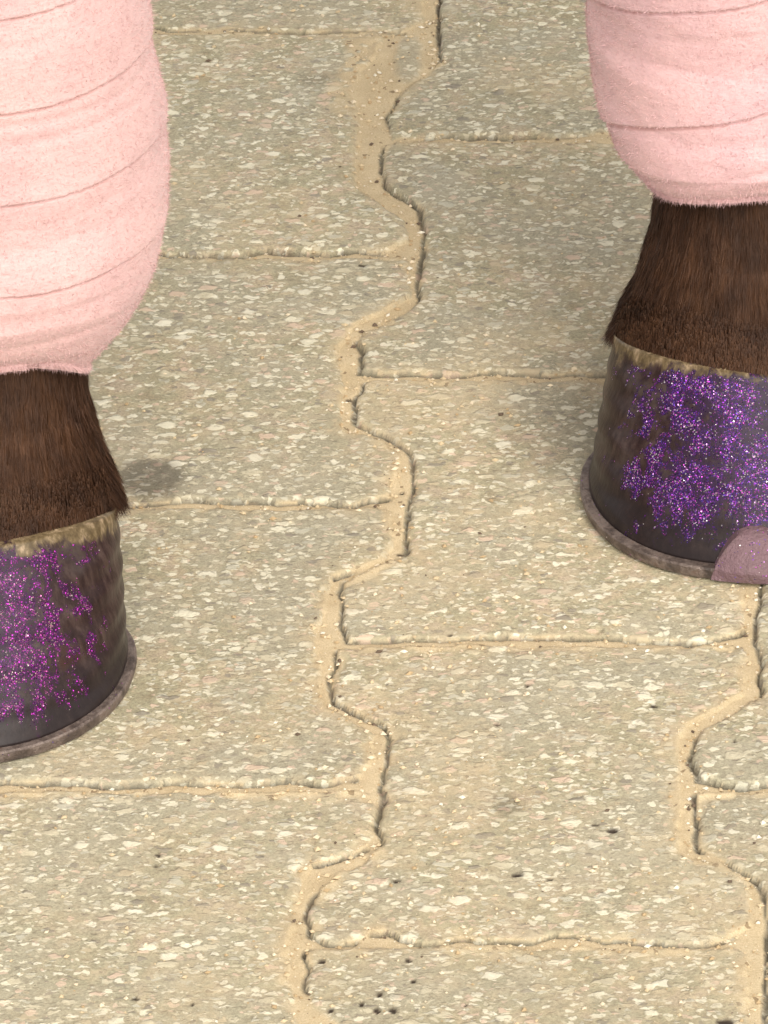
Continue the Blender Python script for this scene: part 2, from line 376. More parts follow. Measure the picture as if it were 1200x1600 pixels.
for c in range(-9, 9):
    for r in range(-7, 10):
        yb = -.2*r if c % 2 else -.2*r-.1
        ytop = yb+.2-.0040; yl = yb+.0022
        L, Rr, Bt = over.get((c, r), (None, None, None))
        if L:
            l = tr(L)
        else: l = side(c, +1, ytop-.004, yl+.004)
        if Rr: rr = tr(Rr)
        else: rr = side(c+1, -1, ytop-.004, yl+.004)
        if Bt:
            b = [p for p in tr(Bt) if l[-1][0]+.004 < p[0] < rr[-1][0]-.003]
            if L: b = [p for p in tr(Bt) if p[0] < rr[-1][0]-.002]
        else: b = [(l[-1][0]+.004, yl), (rr[-1][0]-.004, yl)]
        tp = [(l[0][0]+.004, ytop-.001+.0006*math.sin(c+r)), (l[0][0]*.7+rr[0][0]*.3, ytop), (l[0][0]*.3+rr[0][0]*.7, ytop-.0012), (rr[0][0]-.004, ytop)]
        l = [p for p in l if p[1] > yl+.0005 or L]
        # order: top left->right, right side down, bottom right->left, left side up
        if L and l[0][1] > ytop-.003: tp = tp[0:]
        poly = tp+rr+b[::-1]+l[::-1]
        polys.append((c, r, poly))

def axis(lo, hi, step, far, cap, reach):
    core = list(np.arange(lo, hi+step/2, step))
    out = []; s = step; p = core[-1]
    while p < reach: s = min(s*1.07, cap); p += s; out.append(p)
    while p < far: s *= 1.35; p += s; out.append(p)
    inn = []; s = step; p = core[0]
    while p > -reach: s = min(s*1.07, cap); p -= s; inn.append(p)
    while p > -far: s *= 1.35; p -= s; inn.append(p)
    return np.array(inn[::-1]+core+out)
gx = axis(-.215, .215, .0009, 400, .006, 1.15)
gy = axis(-.80, .07, .0011, 400, .006, 1.25)
X, Y = np.meshgrid(gx, gy)
nzx = (fbm(X, Y, 110, 3, 2)-.5); nzy = (fbm(X, Y, 110, 9, 2)-.5)
Xp = X + nzx*.0032 + (vnoise(X, Y, 400, 5)-.5)*.0005
Yp = Y + nzy*.0030 + (vnoise(X, Y, 400, 6)-.5)*.0005
SD = np.full(X.shape, -.05)      # signed distance, positive inside a stone
DS = np.full(X.shape, .05)       # distance to a face turned to the camera or to the left
TN = np.ones(X.shape); OFF = np.zeros(X.shape); DBK = np.full(X.shape, .05)
for c, r, poly in polys:
    p = np.array(poly); pad = .014
    x0, y0 = p.min(0)-pad; x1, y1 = p.max(0)+pad
    i0, i1 = np.searchsorted(gx, [x0, x1]); j0, j1 = np.searchsorted(gy, [y0, y1])
    if i1-i0 < 2 or j1-j0 < 2: continue
    xs = Xp[j0:j1, i0:i1]; ys = Yp[j0:j1, i0:i1]
    q = np.roll(p, -1, 0); ar = .5*np.sum(p[:, 0]*q[:, 1]-q[:, 0]*p[:, 1]); sg = 1 if ar > 0 else -1
    best = np.full(xs.shape, 1.); inside = np.zeros(xs.shape, bool); ds = np.full(xs.shape, .05); db = np.full(xs.shape, .05)
    for (ax, ay), (bx, by) in zip(p, q):
        ex, ey = bx-ax, by-ay; L2 = ex*ex+ey*ey
        if L2 < 1e-10: continue
        t = np.clip(((xs-ax)*ex+(ys-ay)*ey)/L2, 0, 1)
        d = np.hypot(xs-ax-t*ex, ys-ay-t*ey)
        best = np.minimum(best, d)
        l = math.sqrt(L2); nx, ny = sg*ey/l, -sg*ex/l       # outward normal
        if nx*-.55+ny*-.83 > .35: ds = np.minimum(ds, d)
        else: db = np.minimum(db, d)
        inside ^= ((ay > ys) != (by > ys)) & (xs < ex*(ys-ay)/(ey if abs(ey) > 1e-12 else 1e-12)+ax)
    sd = np.where(inside, best, -best)
    cur = SD[j0:j1, i0:i1]; win = sd > cur
    cur[win] = sd[win]
    rs = random.Random(c*31+r*7)
    o = (rs.random()-.5)*.0012; tx_, ty_ = (rs.random()-.5)*.008, (rs.random()-.5)*.006; tn = .95+.12*rs.random()
    mx_, my_ = p.mean(0)
    sub = OFF[j0:j1, i0:i1]; sub[win] = (o+(xs-mx_)*tx_+(ys-my_)*ty_)[win]
    sub = TN[j0:j1, i0:i1]; sub[win] = tn
    out = ~inside
    sub = DS[j0:j1, i0:i1]; sub[out] = np.minimum(sub, ds)[out]
    sub = DBK[j0:j1, i0:i1]; sub[inside] = np.minimum(sub, db)[inside]
RB = .0020
e = np.clip(1-SD/RB, 0, 1)
stone = OFF - .85*RB*(1-np.sqrt(np.clip(1-e*e, 0, 1)))
stone = np.where(SD < 0, OFF-.85*RB-.010*np.clip(-SD/.0012, 0, 1), stone)
stone += (fbm(X, Y, 260, 21)-.5)*.0008*np.clip((SD-.0012)/.003, 0, 1) + (fbm(X, Y, 30, 23)-.5)*.0008
# worn, crumbly rims
stone -= .0016*sstep(.55, .8, vnoise(X, Y, 120, 31))*np.clip(1-SD/.006, 0, 1)*(SD > 0)
sandn = fbm(X, Y, 90, 41)
sand = -.0014 + (sandn-.5)*.0012 + (fbm(X, Y, 25, 45)-.5)*.0012
gap = np.clip(1-DS/(.0016+.0014*vnoise(X, Y, 60, 47)), 0, 1)*sstep(.20, .42, fbm(X, Y, 34, 49, 3))
sand = sand - gap*(.0013+.0014*vnoise(X, Y, 40, 48))
near = np.exp(-np.clip(DBK, 0, 1)/.0040)
sand = sand + .0016*near*(SD > 0)*sstep(.3, .6, sandn)
Z = np.maximum(stone, sand)
sandm = 1/(1+np.exp(-np.clip((sand-stone-.0001)/.0004, -30, 30)))
sandm = sandm*(1-sstep(.05, .45, gap))
grime_shade = gap*(SD < .0016)  # dirt plus painted-in shade along gap edges turned to camera and left
dustn = fbm(X, Y, 55, 51, 4)
dust = np.exp(-np.clip(DBK, 0, 1)/.0042)*(SD > 0)*sstep(.25, .6, dustn+.12)*1.0
dust = np.maximum(dust, .55*sstep(.56, .72, fbm(X, Y, 22, 61, 4))*(SD > 0))
dust = np.maximum(dust, .14*sstep(.40, .85, (-Y-.25)/.5)*(SD > 0)*sstep(.3, .6, dustn))
def blob(cx, cy, rx, ry, soft=.35, nz=.35):
    d = np.hypot((X-cx)/rx, (Y-cy)/ry) + (fbm(X, Y, 70, 71)-.5)*2*nz
    return 1-sstep(1-soft, 1+soft, d)
# sand heap spilled over the broken corner of a stone near the top
heap = np.maximum(blob(-.0205, -.042, .0085, .038, .3, .45), .7*blob(-.027, -.062, .0085, .018, .3, .5))
sandm = np.maximum(sandm, heap*(fbm(X, Y, 150, 73) > .36))
Z = Z + .0006*heap
# crumb of stone left standing in it
cr = .75*blob(-.0005, -.032, .0055, .019, .4, .6); sandm = sandm*(1-cr); Z = Z + .0012*cr
stain = np.zeros(X.shape)
stain = np.maximum(stain, .45*blob(.0615, -.6125, .0052, .0085, .5, .35))     # brown smudge
stain = np.maximum(stain, .30*blob(-.041, -.048, .0075, .007, .5, .7))
stain = np.maximum(stain, .35*blob(.0600, -.680, .003, .002, .5, .3))
dark_patch = 1.05*blob(-.0890, -.3815, .0140, .0150, .30, .12)                        # soft darker oval beside the left leg
dark_patch = np.maximum(dark_patch, .6*blob(.075, -.338, .022, .040, .8, .25))            # wider, weaker darkening beside the right hoof
speck = .72*np.clip(grime_shade*1.9, 0, 1)*(.55+.6*vnoise(X, Y, 150, 88))
speck = np.clip(speck, 0, .8)
SP = [(-0.0025, -0.7136, 1.5, 1.1), (0.0288, -0.7127, 1.3, 0.8), (0.0312, -0.7257, 1.1, 1), (0.0193, -0.734, 1.1, 1), (0.0132, -0.7399, 1.1, 1.3), (0.0188, -0.7434, 1.3, 1.3), (0.0246, -0.7434, 1.4, 1.4), (0.0021, -0.7431, 1.3, 1), (0.0506, -0.7405, 0.6, 0.6), (0.0221, -0.6626, 1.5, 0.8), (0.0131, -0.5309, 0.6, 0.6), (0.0559, -0.5591, 1.0, 1), (0.0666, -0.5318, 0.8, 0.8), (0.115, -0.5463, 0.9, 1), (0.101, -0.6297, 1.9, 1.5), (0.0943, -0.6259, 1.3, 0.6), (0.1286, -0.6124, 1.2, 1), (0.0788, -0.6616, 1.2, 0.6), (0.0667, -0.6584, 2.4, 0.9), (0.1462, -0.5721, 0.8, 0.7), (0.1432, -0.7494, 3, 2), (-0.0666, -0.6463, 1, 1), (-0.067, -0.6534, 0.7, 0.7), (-0.0683, -0.7372, 1.2, 0.9), (-0.0478, -0.7402, 0.7, 0.7), (0.0136, -0.4359, 1.6, 0.8), (-0.0122, -0.2116, 1.6, 0.8), (0.0123, -0.3905, 0.8, 0.8), (-0.0125, -0.3185, 1.2, 0.9), (0.1165, -0.5472, 0.5, 0.5), (0.0356, -0.4962, 1.1, 0.8), (0.1339, -0.503, 0.9, 0.5)]
for sx_, sy_, a_, b_ in SP:
    speck = np.maximum(speck, 1-sstep(.6, 1.15, np.hypot((X-sx_)/(a_*.00115), (Y-sy_)/(b_*.00150))+(vnoise(X, Y, 900, 77)-.5)*.5))
Z = Z-.0007*speck
far = sstep(.9, 1.15, np.maximum(np.abs(X), np.abs(Y+.2)))
Z = Z*(1-far) - .001*far; sandm = sandm*(1-far)+.08*far; dust = dust*(1-far)+.2*far
ny_, nx_ = X.shape
V = np.stack([X.ravel(), Y.ravel(), Z.ravel()], 1)
idx = np.arange(nx_*ny_).reshape(ny_, nx_)
Q = np.stack([idx[:-1, :-1].ravel(), idx[:-1, 1:].ravel(), idx[1:, 1:].ravel(), idx[1:, :-1].ravel()], 1)
me = mesh_np('pavement', V, Q)
one = np.ones(X.size)
add_col(me, 'surf', np.stack([sandm.ravel(), dust.ravel(), stain.ravel(), one], 1))
add_col(me, 'tone', np.stack([TN.ravel(), speck.ravel(), dark_patch.ravel(), one], 1))
pv = obj('pavement', me, M_pave); pv['kind'] = 'structure'

# loose grains of sand and crumbs of mortar lying in and beside the joints
rg = np.random.default_rng(5)
ci, cj = np.searchsorted(gx, [-.30, .30]), np.searchsorted(gy, [-.88, .16])
pr = (sandm+.25*dust+.004)[cj[0]:cj[1], ci[0]:ci[1]].ravel(); pr = pr/pr.sum()
ng = 15000
pick = rg.choice(len(pr), ng, p=pr); w_ = ci[1]-ci[0]
jj, ii = pick//w_+cj[0], pick % w_+ci[0]
px_ = gx[ii]+rg.uniform(-.0005, .0005, ng); py_ = gy[jj]+rg.uniform(-.0005, .0005, ng); pz_ = Z[jj, ii]
rad = .00022+.0011*rg.random(ng)**5
oc = np.array([[1, 0, 0], [-1, 0, 0], [0, 1, 0], [0, -1, 0], [0, 0, 1], [0, 0, -1]], float)
of = np.array([[0, 2, 4], [2, 1, 4], [1, 3, 4], [3, 0, 4], [2, 0, 5], [1, 2, 5], [3, 1, 5], [0, 3, 5]])
sh_ = oc[None]*(.6+.7*rg.random((ng, 6, 1)))*np.array([1.25, 1, .7])
an = rg.random(ng)*6.28; ca, sa = np.cos(an)[:, None], np.sin(an)[:, None]
gx_, gy_ = sh_[..., 0]*ca-sh_[..., 1]*sa, sh_[..., 0]*sa+sh_[..., 1]*ca
GV = np.stack([gx_, gy_, sh_[..., 2]], -1)*rad[:, None, None]+np.stack([px_, py_, pz_+rad*.35], 1)[:, None]
gme = mesh_np('loose_sand', GV.reshape(-1, 3), None, (of[None]+(np.arange(ng)*6)[:, None, None]).reshape(-1, 3), smooth=False)
pick3 = rg.random(ng); cols = np.array([(.55, .43, .26), (.66, .55, .38), (.42, .30, .16), (.72, .66, .52), (.12, .08, .05)])
cc_ = cols[np.searchsorted([.45, .70, .89, .962], pick3)]
add_col(gme, 'grain', np.concatenate([np.repeat(cc_, 6, 0), np.ones((ng*6, 1))], 1))
gg = NT('sand_grain'); gg.set(gg.b.inputs['Base Color'], gg.attr('grain').outputs['Color']); gg.set(gg.b.inputs['Roughness'], .8)
go = obj('loose_sand', gme, gg.m); go['kind'] = 'stuff'
go['label'] = 'loose grains of sand and dark grit along the paver joints'; go['category'] = 'sand'
del SD, DS, DBK, OFF, TN, stone, sand, V, Q

# ------------------------------------------------------------ horse
horse = bpy.data.objects.new('horse', None); scene.collection.objects.link(horse)
horse['label'] = 'dark bay horse standing in pink leg wraps with purple glitter on its shod hooves'
horse['category'] = 'horse'

def superlin(n): return np.linspace(0, 2*np.pi, n, endpoint=False)
SH = .0056                       # thickness of the shoe
def hoof_ring(th, t):
    """th measured from the toe (-y) towards +x; t 0 at the ground face, 1 at the coronet"""
    c, s = np.cos(th), np.sin(th)
    # ground outline
    fx = .0652*np.sign(s)*np.abs(s)**.92
    fy = np.where(c > 0, -.0630*np.abs(c)**1.0, .058*np.abs(c)**.8)
    back = np.clip(-c, 0, 1)
    fx = fx*(1-.22*back**2)
    # coronet outline
    tx = .0540*np.sign(s)*np.abs(s)**.95*(1-.10*back**2)
    ty = .030+np.where(c > 0, -.046*np.abs(c), .046*np.abs(c)**.9)
    tz = .0500+.0150*c
    f = t*(1-.04*np.sin(np.pi*t))                        # a slightly flared wall
    x = fx+(tx-fx)*f; y = fy+(ty-fy)*(t)
    z = SH+(tz-SH)*t
    return x, y, z
def make_hoof(name, parent, loc, rz, mat, cw, cant, label=None, clip=True, ripple=1.0):
    n = 220; m_ = 60
    th = superlin(n); T = np.linspace(0, 1, m_)
    TH, TT = np.meshgrid(th, T)
    x, y, z = hoof_ring(TH, TT)
    x = x*(1+(cw-1)*TT); z = z+cant*x*TT
    # growth rings and chips along the wall
    rp = 1+ripple*(.006*np.sin(TT*34+1.2*np.sin(TH*2))+.006*(vnoise(TH*3, TT*9, 1.0, 5)-.5))
    cx, cy = 0, .015
    x = cx+(x-cx)*rp; y = cy+(y-cy)*rp
    V = np.stack([x.ravel(), y.ravel(), z.ravel()], 1)
    id_ = np.arange(n*m_).reshape(m_, n); nx2 = np.roll(id_, -1, 1)
    Q = np.stack([id_[:-1].ravel(), nx2[:-1].ravel(), nx2[1:].ravel(), id_[1:].ravel()], 1)
    V = np.vstack([V, [[0, .0, SH]], [[0, .03, .062]]])
    b0, b1 = n*m_, n*m_+1
    T3 = [(id_[0, (i+1) % n], id_[0, i], b0) for i in range(n)]+[(id_[-1, i], id_[-1, (i+1) % n], b1) for i in range(n)]
    me = mesh_np(name, V, Q, T3)
    add_attr(me, 'height_up', np.append(TT.ravel(), [0, 1]))
    add_attr(me, 'front', np.append((np.cos(TH)).ravel(), [0, 0]))
    o = obj(name, me, mat, parent); o.location = loc; o.rotation_euler = (0, 0, rz)
    if label: o['label'] = label
    # horseshoe: open at the heels, with a toe clip drawn up over the wall
    a0 = R(152); k = 150; ths = np.linspace(-a0, a0, k)
    gx0, gy0, _ = hoof_ring(ths, np.zeros(k))
    cc = np.array([0, .0])
    dx, dy = gx0, gy0; l = np.hypot(dx, dy); ux, uy = dx/l, dy/l
    prof = [(-.024, .0003), (-.001, .0003), (.0022, .0003), (.0030, .0009), (.0036, .0030), (.0036, .0050), (.0030, .0057), (.0014, .0058), (-.024, .0058)]
    VV = np.concatenate([np.stack([gx0+ux*o_, gy0+uy*o_, np.full(k, z_)], 1) for o_, z_ in prof])
    np_ = len(prof); F = []
    for j in range(np_):
        for i in range(k-1):
            a = j*k+i; b = ((j+1) % np_)*k+i; F.append((a, a+1, b+1, b))
    dusted = np.zeros(len(VV))
    shv = [VV]; shf = list(F)
    base = len(VV)
    T3 = []
    for j in range(1, np_-1):
        T3 += [(0, j*k, (j+1)*k), (k-1, (j+1)*k+k-1, j*k+k-1)]
    if clip:
        nu, nv = 26, 18
        grid = []
        for iv in range(nv):
            v = iv/(nv-1)
            hw = .0168*math.sqrt(max(1-(v*.985)**1.7, 0))*(1-.15*v)+.0006
            for iu in range(nu):
                u = -1+2*iu/(nu-1)
                xx = u*hw-.0012
                hz = .0012+v*.0170
                tt = max((hz-SH)/(.065-SH), 0)
                thh = math.asin(max(min(xx/.064, 1), -1))
                hx, hy, _ = hoof_ring(np.array([thh]), np.array([tt]))
                out = .0060-.0014*v-.0008*abs(u)**3+.0006*math.sin(v*5+u*3)-.0030*sstep(.90, 1, v)
                grid.append((xx, float(hy[0])-out, hz))
        G = np.array(grid)
        Bk = G.copy(); Bk[:, 1] += .006
        shv += [G, Bk]; gi = np.arange(nu*nv).reshape(nv, nu)+base; bi = gi+nu*nv
        for a in range(nv-1):
            for b in range(nu-1):
                shf.append((gi[a, b], gi[a, b+1], gi[a+1, b+1], gi[a+1, b]))
        for a in range(nv-1):
            shf.append((gi[a, 0], gi[a+1, 0], bi[a+1, 0], bi[a, 0])); shf.append((gi[a, -1], bi[a, -1], bi[a+1, -1], gi[a+1, -1]))
        for b in range(nu-1):
            shf.append((gi[-1, b], gi[-1, b+1], bi[-1, b+1], bi[-1, b]))
        dusted = np.append(dusted, np.ones(2*nu*nv))
    ms = mesh_np('horseshoe', np.vstack(shv), shf, T3)
    add_attr(ms, 'dusted', dusted)
    ms.set_sharp_from_angle(angle=R(28))
    s = obj('horseshoe', ms, M_shoe, o)
    return o

# legs: rows of (z, centre x offset, centre y offset, half width, half depth) measured from the hoof centre
def leg_rows(dx, wk):
    return [(.040, 0*dx, .033, .046*wk, .038), (.050, .1*dx, .033, .0535*wk, .046), (.057, .2*dx, .034, .0550*wk, .047), (.064, .35*dx, .038, .0515*wk, .045), (.075, .5*dx, .044, .0455*wk, .042), (.095, .8*dx, .055, .0395*(.5+.5*wk), .037),
            (.12, dx, .068, .036*wk, .036), (.150, dx, .083, .040, .044), (.18, dx, .090, .041, .047), (.21, dx, .088, .034, .042),
            (.26, dx, .083, .029, .036), (.34, dx, .080, .028, .034), (.41, dx, .080, .032, .037), (.46, dx, .076, .044, .045), (.50, dx, .072, .046, .046),
            (.56, dx, .074, .040, .045), (.66, dx, .076, .046, .060), (.78, dx*.8, .080, .062, .088), (.90, dx*.5, .085, .078, .12), (1.02, dx*.3, .10, .070, .13), (1.10, 0, .13, .035, .07)]
def lerp_rows(rows, z):
    zs = [r[0] for r in rows]
    return [np.interp(z, zs, [r[k] for r in rows]) for k in (1, 2, 3, 4)]

LEGS = [dict(loc=(-.1530, -.5235), dx=.0100, wk=1.10, cant=.17, rz=R(-8), sgn=-1, folds=((.2345, .0013), (.226, .0009), (.1375, .0013), (.152, .0005), (.192, .0006), (.268, .0008)), per=.0385, slope=-.0061, z0=.166, mat=M_wrap_l, wide=[(.106, .0425), (.113, .0495), (.122, .0565), (.133, .0645), (.145, .0695), (.160, .0725), (.178, .0728), (.20, .0718), (.225, .0690), (.26, .0665), (.32, .060), (.44, .058)], zb=(.126, .105), lab='pink'),
        dict(loc=(.1525, -.3935), dx=.0, wk=1.0, cant=-.14, rz=R(2), sgn=1, folds=((.1385, .0012), (.132, .0007), (.152, .0005), (.186, .0006), (.20, .0006)), per=.049, slope=.021, z0=.166, mat=M_wrap_r, wide=[(.112, .0405), (.118, .048), (.127, .0555), (.138, .0600), (.150, .0630), (.168, .0655), (.20, .0650), (.23, .0620), (.26, .060), (.32, .056), (.44, .056)], zb=(.124, .114), lab='mauve pink')]

def tube_mesh(rings, n=28):
    """rings: list of (centre vec, axis u vec*ru, axis v vec*rv) -> closed tube"""
    V = []; F = []; k = len(rings)
    for c, u, v in rings:
        for i in range(n):
            a = 2*math.pi*i/n
            V.append(tuple(c+u*math.cos(a)+v*math.sin(a)))
    for j in range(k-1):
        for i in range(n):
            F.append((j*n+i, j*n+(i+1) % n, (j+1)*n+(i+1) % n, (j+1)*n+i))
    V.append(tuple(rings[0][0])); V.append(tuple(rings[-1][0]))
    T = [((i+1) % n, i, k*n) for i in range(n)]+[((k-1)*n+i, (k-1)*n+(i+1) % n, k*n+1) for i in range(n)]
    return V, F, T
parts = []
def tube(spec, n=28, flat=False):
    """spec rows (x,y,z,rx,r2): ring perpendicular to the path, rx across x, r2 in the yz plane"""
    pts = [Vector(s[:3]) for s in spec]; rings = []
    for i, s in enumerate(spec):
        d = (pts[min(i+1, len(pts)-1)]-pts[max(i-1, 0)]).normalized()
        u = Vector((1, 0, 0)); u = (u-d*u.dot(d)).normalized(); v = d.cross(u)
        if flat: u = Vector((1, 0, 0)); v = Vector((0, 1, 0))
        rings.append((pts[i], u*s[3], v*s[4]))
    parts.append(tube_mesh(rings, n))
for Lg in LEGS:
    hx, hy = Lg['loc']
    tube([(hx+a, hy+b, z, w, d) for z, a, b, w, d in leg_rows(Lg['dx'], Lg['wk'])], 28, True)
for hx, hy in ((-.135, .93), (.150, .99)):      # hind legs
    tube([(hx, hy+.033, .045, .046, .038), (hx, hy+.05, .09, .036, .036), (hx, hy+.075, .15, .038, .044), (hx, hy+.09, .19, .036, .042), (hx, hy+.09, .26, .028, .036),
          (hx, hy+.10, .40, .031, .040), (hx, hy+.12, .50, .043, .062), (hx, hy+.135, .58, .044, .070), (hx, hy+.09, .68, .048, .072), (hx, hy+.02, .82, .075, .12),
          (hx*.95, hy-.05, .98, .10, .19), (hx*.8, hy-.06, 1.15, .13, .22)])
tube([(0, -.60, 1.03, .05, .05), (0, -.56, 1.06, .15, .17), (0, -.45, 1.10, .22, .26), (0, -.25, 1.17, .26, .36), (0, 0, 1.19, .285, .385), (0, .30, 1.17, .31, .37), (0, .60, 1.18, .30, .33),
      (0, .85, 1.22, .28, .31), (0, 1.05, 1.22, .24, .28), (0, 1.18, 1.19, .15, .20), (0, 1.22, 1.18, .05, .06)], 40)
tube([(0, -.10, 1.38, .12, .22), (0, -.35, 1.38, .15, .27), (0, -.60, 1.50, .115, .22), (0, -.80, 1.68, .085, .165), (0, -.95, 1.85, .07, .125), (0, -1.02, 1.95, .06, .09), (0, -1.05, 2.0, .03, .03)], 32)
tube([(0, -.96, 1.98, .05, .05), (0, -1.03, 1.95, .085, .12), (0, -1.12, 1.83, .098, .135), (0, -1.20, 1.70, .078, .105), (0, -1.27, 1.58, .058, .075), (0, -1.32, 1.49, .055, .066), (0, -1.35, 1.43, .050, .052), (0, -1.36, 1.40, .02, .02)], 32)
for s in (-1, 1):
    tube([(s*.055, -1.0, 2.0, .028, .028), (s*.065, -1.0, 2.06, .030, .022), (s*.068, -1.0, 2.12, .018, .014), (s*.066, -1.0, 2.16, .004, .004)], 14)
tube([(0, 1.10, 1.40, .05, .05), (0, 1.22, 1.34, .045, .045), (0, 1.27, 1.22, .03, .03)], 16)
allV, allF, allT, o_ = [], [], [], 0
for v, f, t in parts:
    allV += v; allF += [tuple(i+o_ for i in q) for q in f]; allT += [tuple(i+o_ for i in q) for q in t]; o_ += len(v)
bm0 = mesh_np('body_raw', allV, allF, allT)
tmp = bpy.data.objects.new('body_raw', bm0); scene.collection.objects.link(tmp)
md = tmp.modifiers.new('remesh', 'REMESH'); md.mode = 'VOXEL'; md.voxel_size = .0065; md.use_smooth_shade = True
sm = tmp.modifiers.new('smooth', 'SMOOTH'); sm.factor = .5; sm.iterations = 6
dg = bpy.context.evaluated_depsgraph_get()
bme = bpy.data.meshes.new_from_object(tmp.evaluated_get(dg)); bme.name = 'body'
bpy.data.objects.remove(tmp)
bme.polygons.foreach_set('use_smooth', np.ones(len(bme.polygons), bool))
body = obj('body', bme, M_body, horse)

# eyes, mane and tail
for s in (-1, 1):
    th, ph = np.meshgrid(superlin(24), np.linspace(0, np.pi, 13))
    V = np.stack([.022*np.sin(ph)*np.cos(th), .022*np.sin(ph)*np.sin(th), .022*np.cos(ph)], -1).reshape(-1, 3)
    idd = np.arange(24*13).reshape(13, 24); nn = np.roll(idd, -1, 1)
    Qe = np.stack([idd[1:], nn[1:], nn[:-1], idd[:-1]], -1).reshape(-1, 4)
    g = NT('dark_eye'); g.set(g.b.inputs['Base Color'], (.01, .006, .005)); g.set(g.b.inputs['Roughness'], .1)
    e_ = obj('eye', mesh_np('eye', V, Qe), g.m, horse); e_.location = (s*.078, -1.125, 1.86)

def strands(roots, dirs, norms, length, width, curl, seed, jitter=.25, segs=2, tint=(.6, 1.5)):
    """tapered flat strands; returns V, T, tint array"""
    rg = np.random.default_rng(seed); n = len(roots)
    d = dirs+rg.normal(0, jitter, (n, 3))*np.array([1, 1, 1]); d /= np.linalg.norm(d, axis=1, keepdims=True)
    sd_ = np.cross(d, norms+rg.normal(0, .35, (n, 3))); sd_ /= np.linalg.norm(sd_, axis=1, keepdims=True)+1e-9
    Ls = (length[0]+(length[1]-length[0])*rg.random(n))[:, None]; w = (width*(.6+.8*rg.random(n)))[:, None]
    cv = rg.normal(0, curl, (n, 3))
    pts = []
    for k in range(segs+1):
        u = k/segs
        c = roots+d*Ls*u+cv*Ls*u*u
        if k < segs:
            ww = w*(1-.75*u)
            pts += [c-sd_*ww*.5, c+sd_*ww*.5]
        else: pts += [c]
    per = len(pts); V = np.stack(pts, 1).reshape(-1, 3); base = (np.arange(n)*per)[:, None]
    T = []
    for k in range(segs-1):
        a = 2*k; T += [np.hstack([base+a, base+a+1, base+a+3]), np.hstack([base+a, base+a+3, base+a+2])]
    a = 2*(segs-1); T += [np.hstack([base+a, base+a+1, base+a+2])]
    tn = np.repeat(tint[0]+(tint[1]-tint[0])*rg.random(n)**1.5, per)
    return V, np.vstack(T), tn

def strand_obj(name, parent, mat, *a, **k):
    V, T, tn = strands(*a, **k); me = mesh_np(name, V, None, T); add_attr(me, 'tint', tn)
    return obj(name, me, mat, parent)
n = 1500; u = rng.random(n)
rt_ = np.stack([rng.normal(0, .012, n), -.25-.80*u, 1.66+.36*u], 1)
strand_obj('mane', horse, M_mane, rt_, np.tile([.8, 0, -.45], (n, 1)), np.tile([.3, 0, 1.], (n, 1)), (.12, .26), .006, .25, 3, segs=4)
rt_ = np.stack([rng.normal(0, .022, n), 1.24+rng.normal(0, .02, n), 1.30-.1*rng.random(n)], 1)
strand_obj('tail', horse, M_mane, rt_, np.tile([0, .12, -1.], (n, 1)), np.tile([0, 1., 0], (n, 1)), (.55, .95), .008, .05, 4, segs=5, jitter=.07)

# hooves
def place(Lg): return (Lg['loc'][0], Lg['loc'][1], 0)
hoofL = make_hoof('hoof', horse, place(LEGS[0]), LEGS[0]['rz'], M_hoof_l, 1.07, .17, 'front hoof at the left edge, patchy purple glitter over dark horn, worn at the toe')
hoofR = make_hoof('hoof', horse, place(LEGS[1]), LEGS[1]['rz'], M_hoof_r, 1.0, -.14, 'front hoof at the right, thick violet glitter and a rounded toe clip')
for hx, hy in ((-.135, .93), (.150, .99)):
    o = hoofR.copy(); scene.collection.objects.link(o); o.location = (hx, hy, 0); o.rotation_euler = (0, 0, 0); o['label'] = 'hind hoof'
    for ch in hoofR.children:
        c2 = ch.copy(); scene.collection.objects.link(c2); c2.parent = o

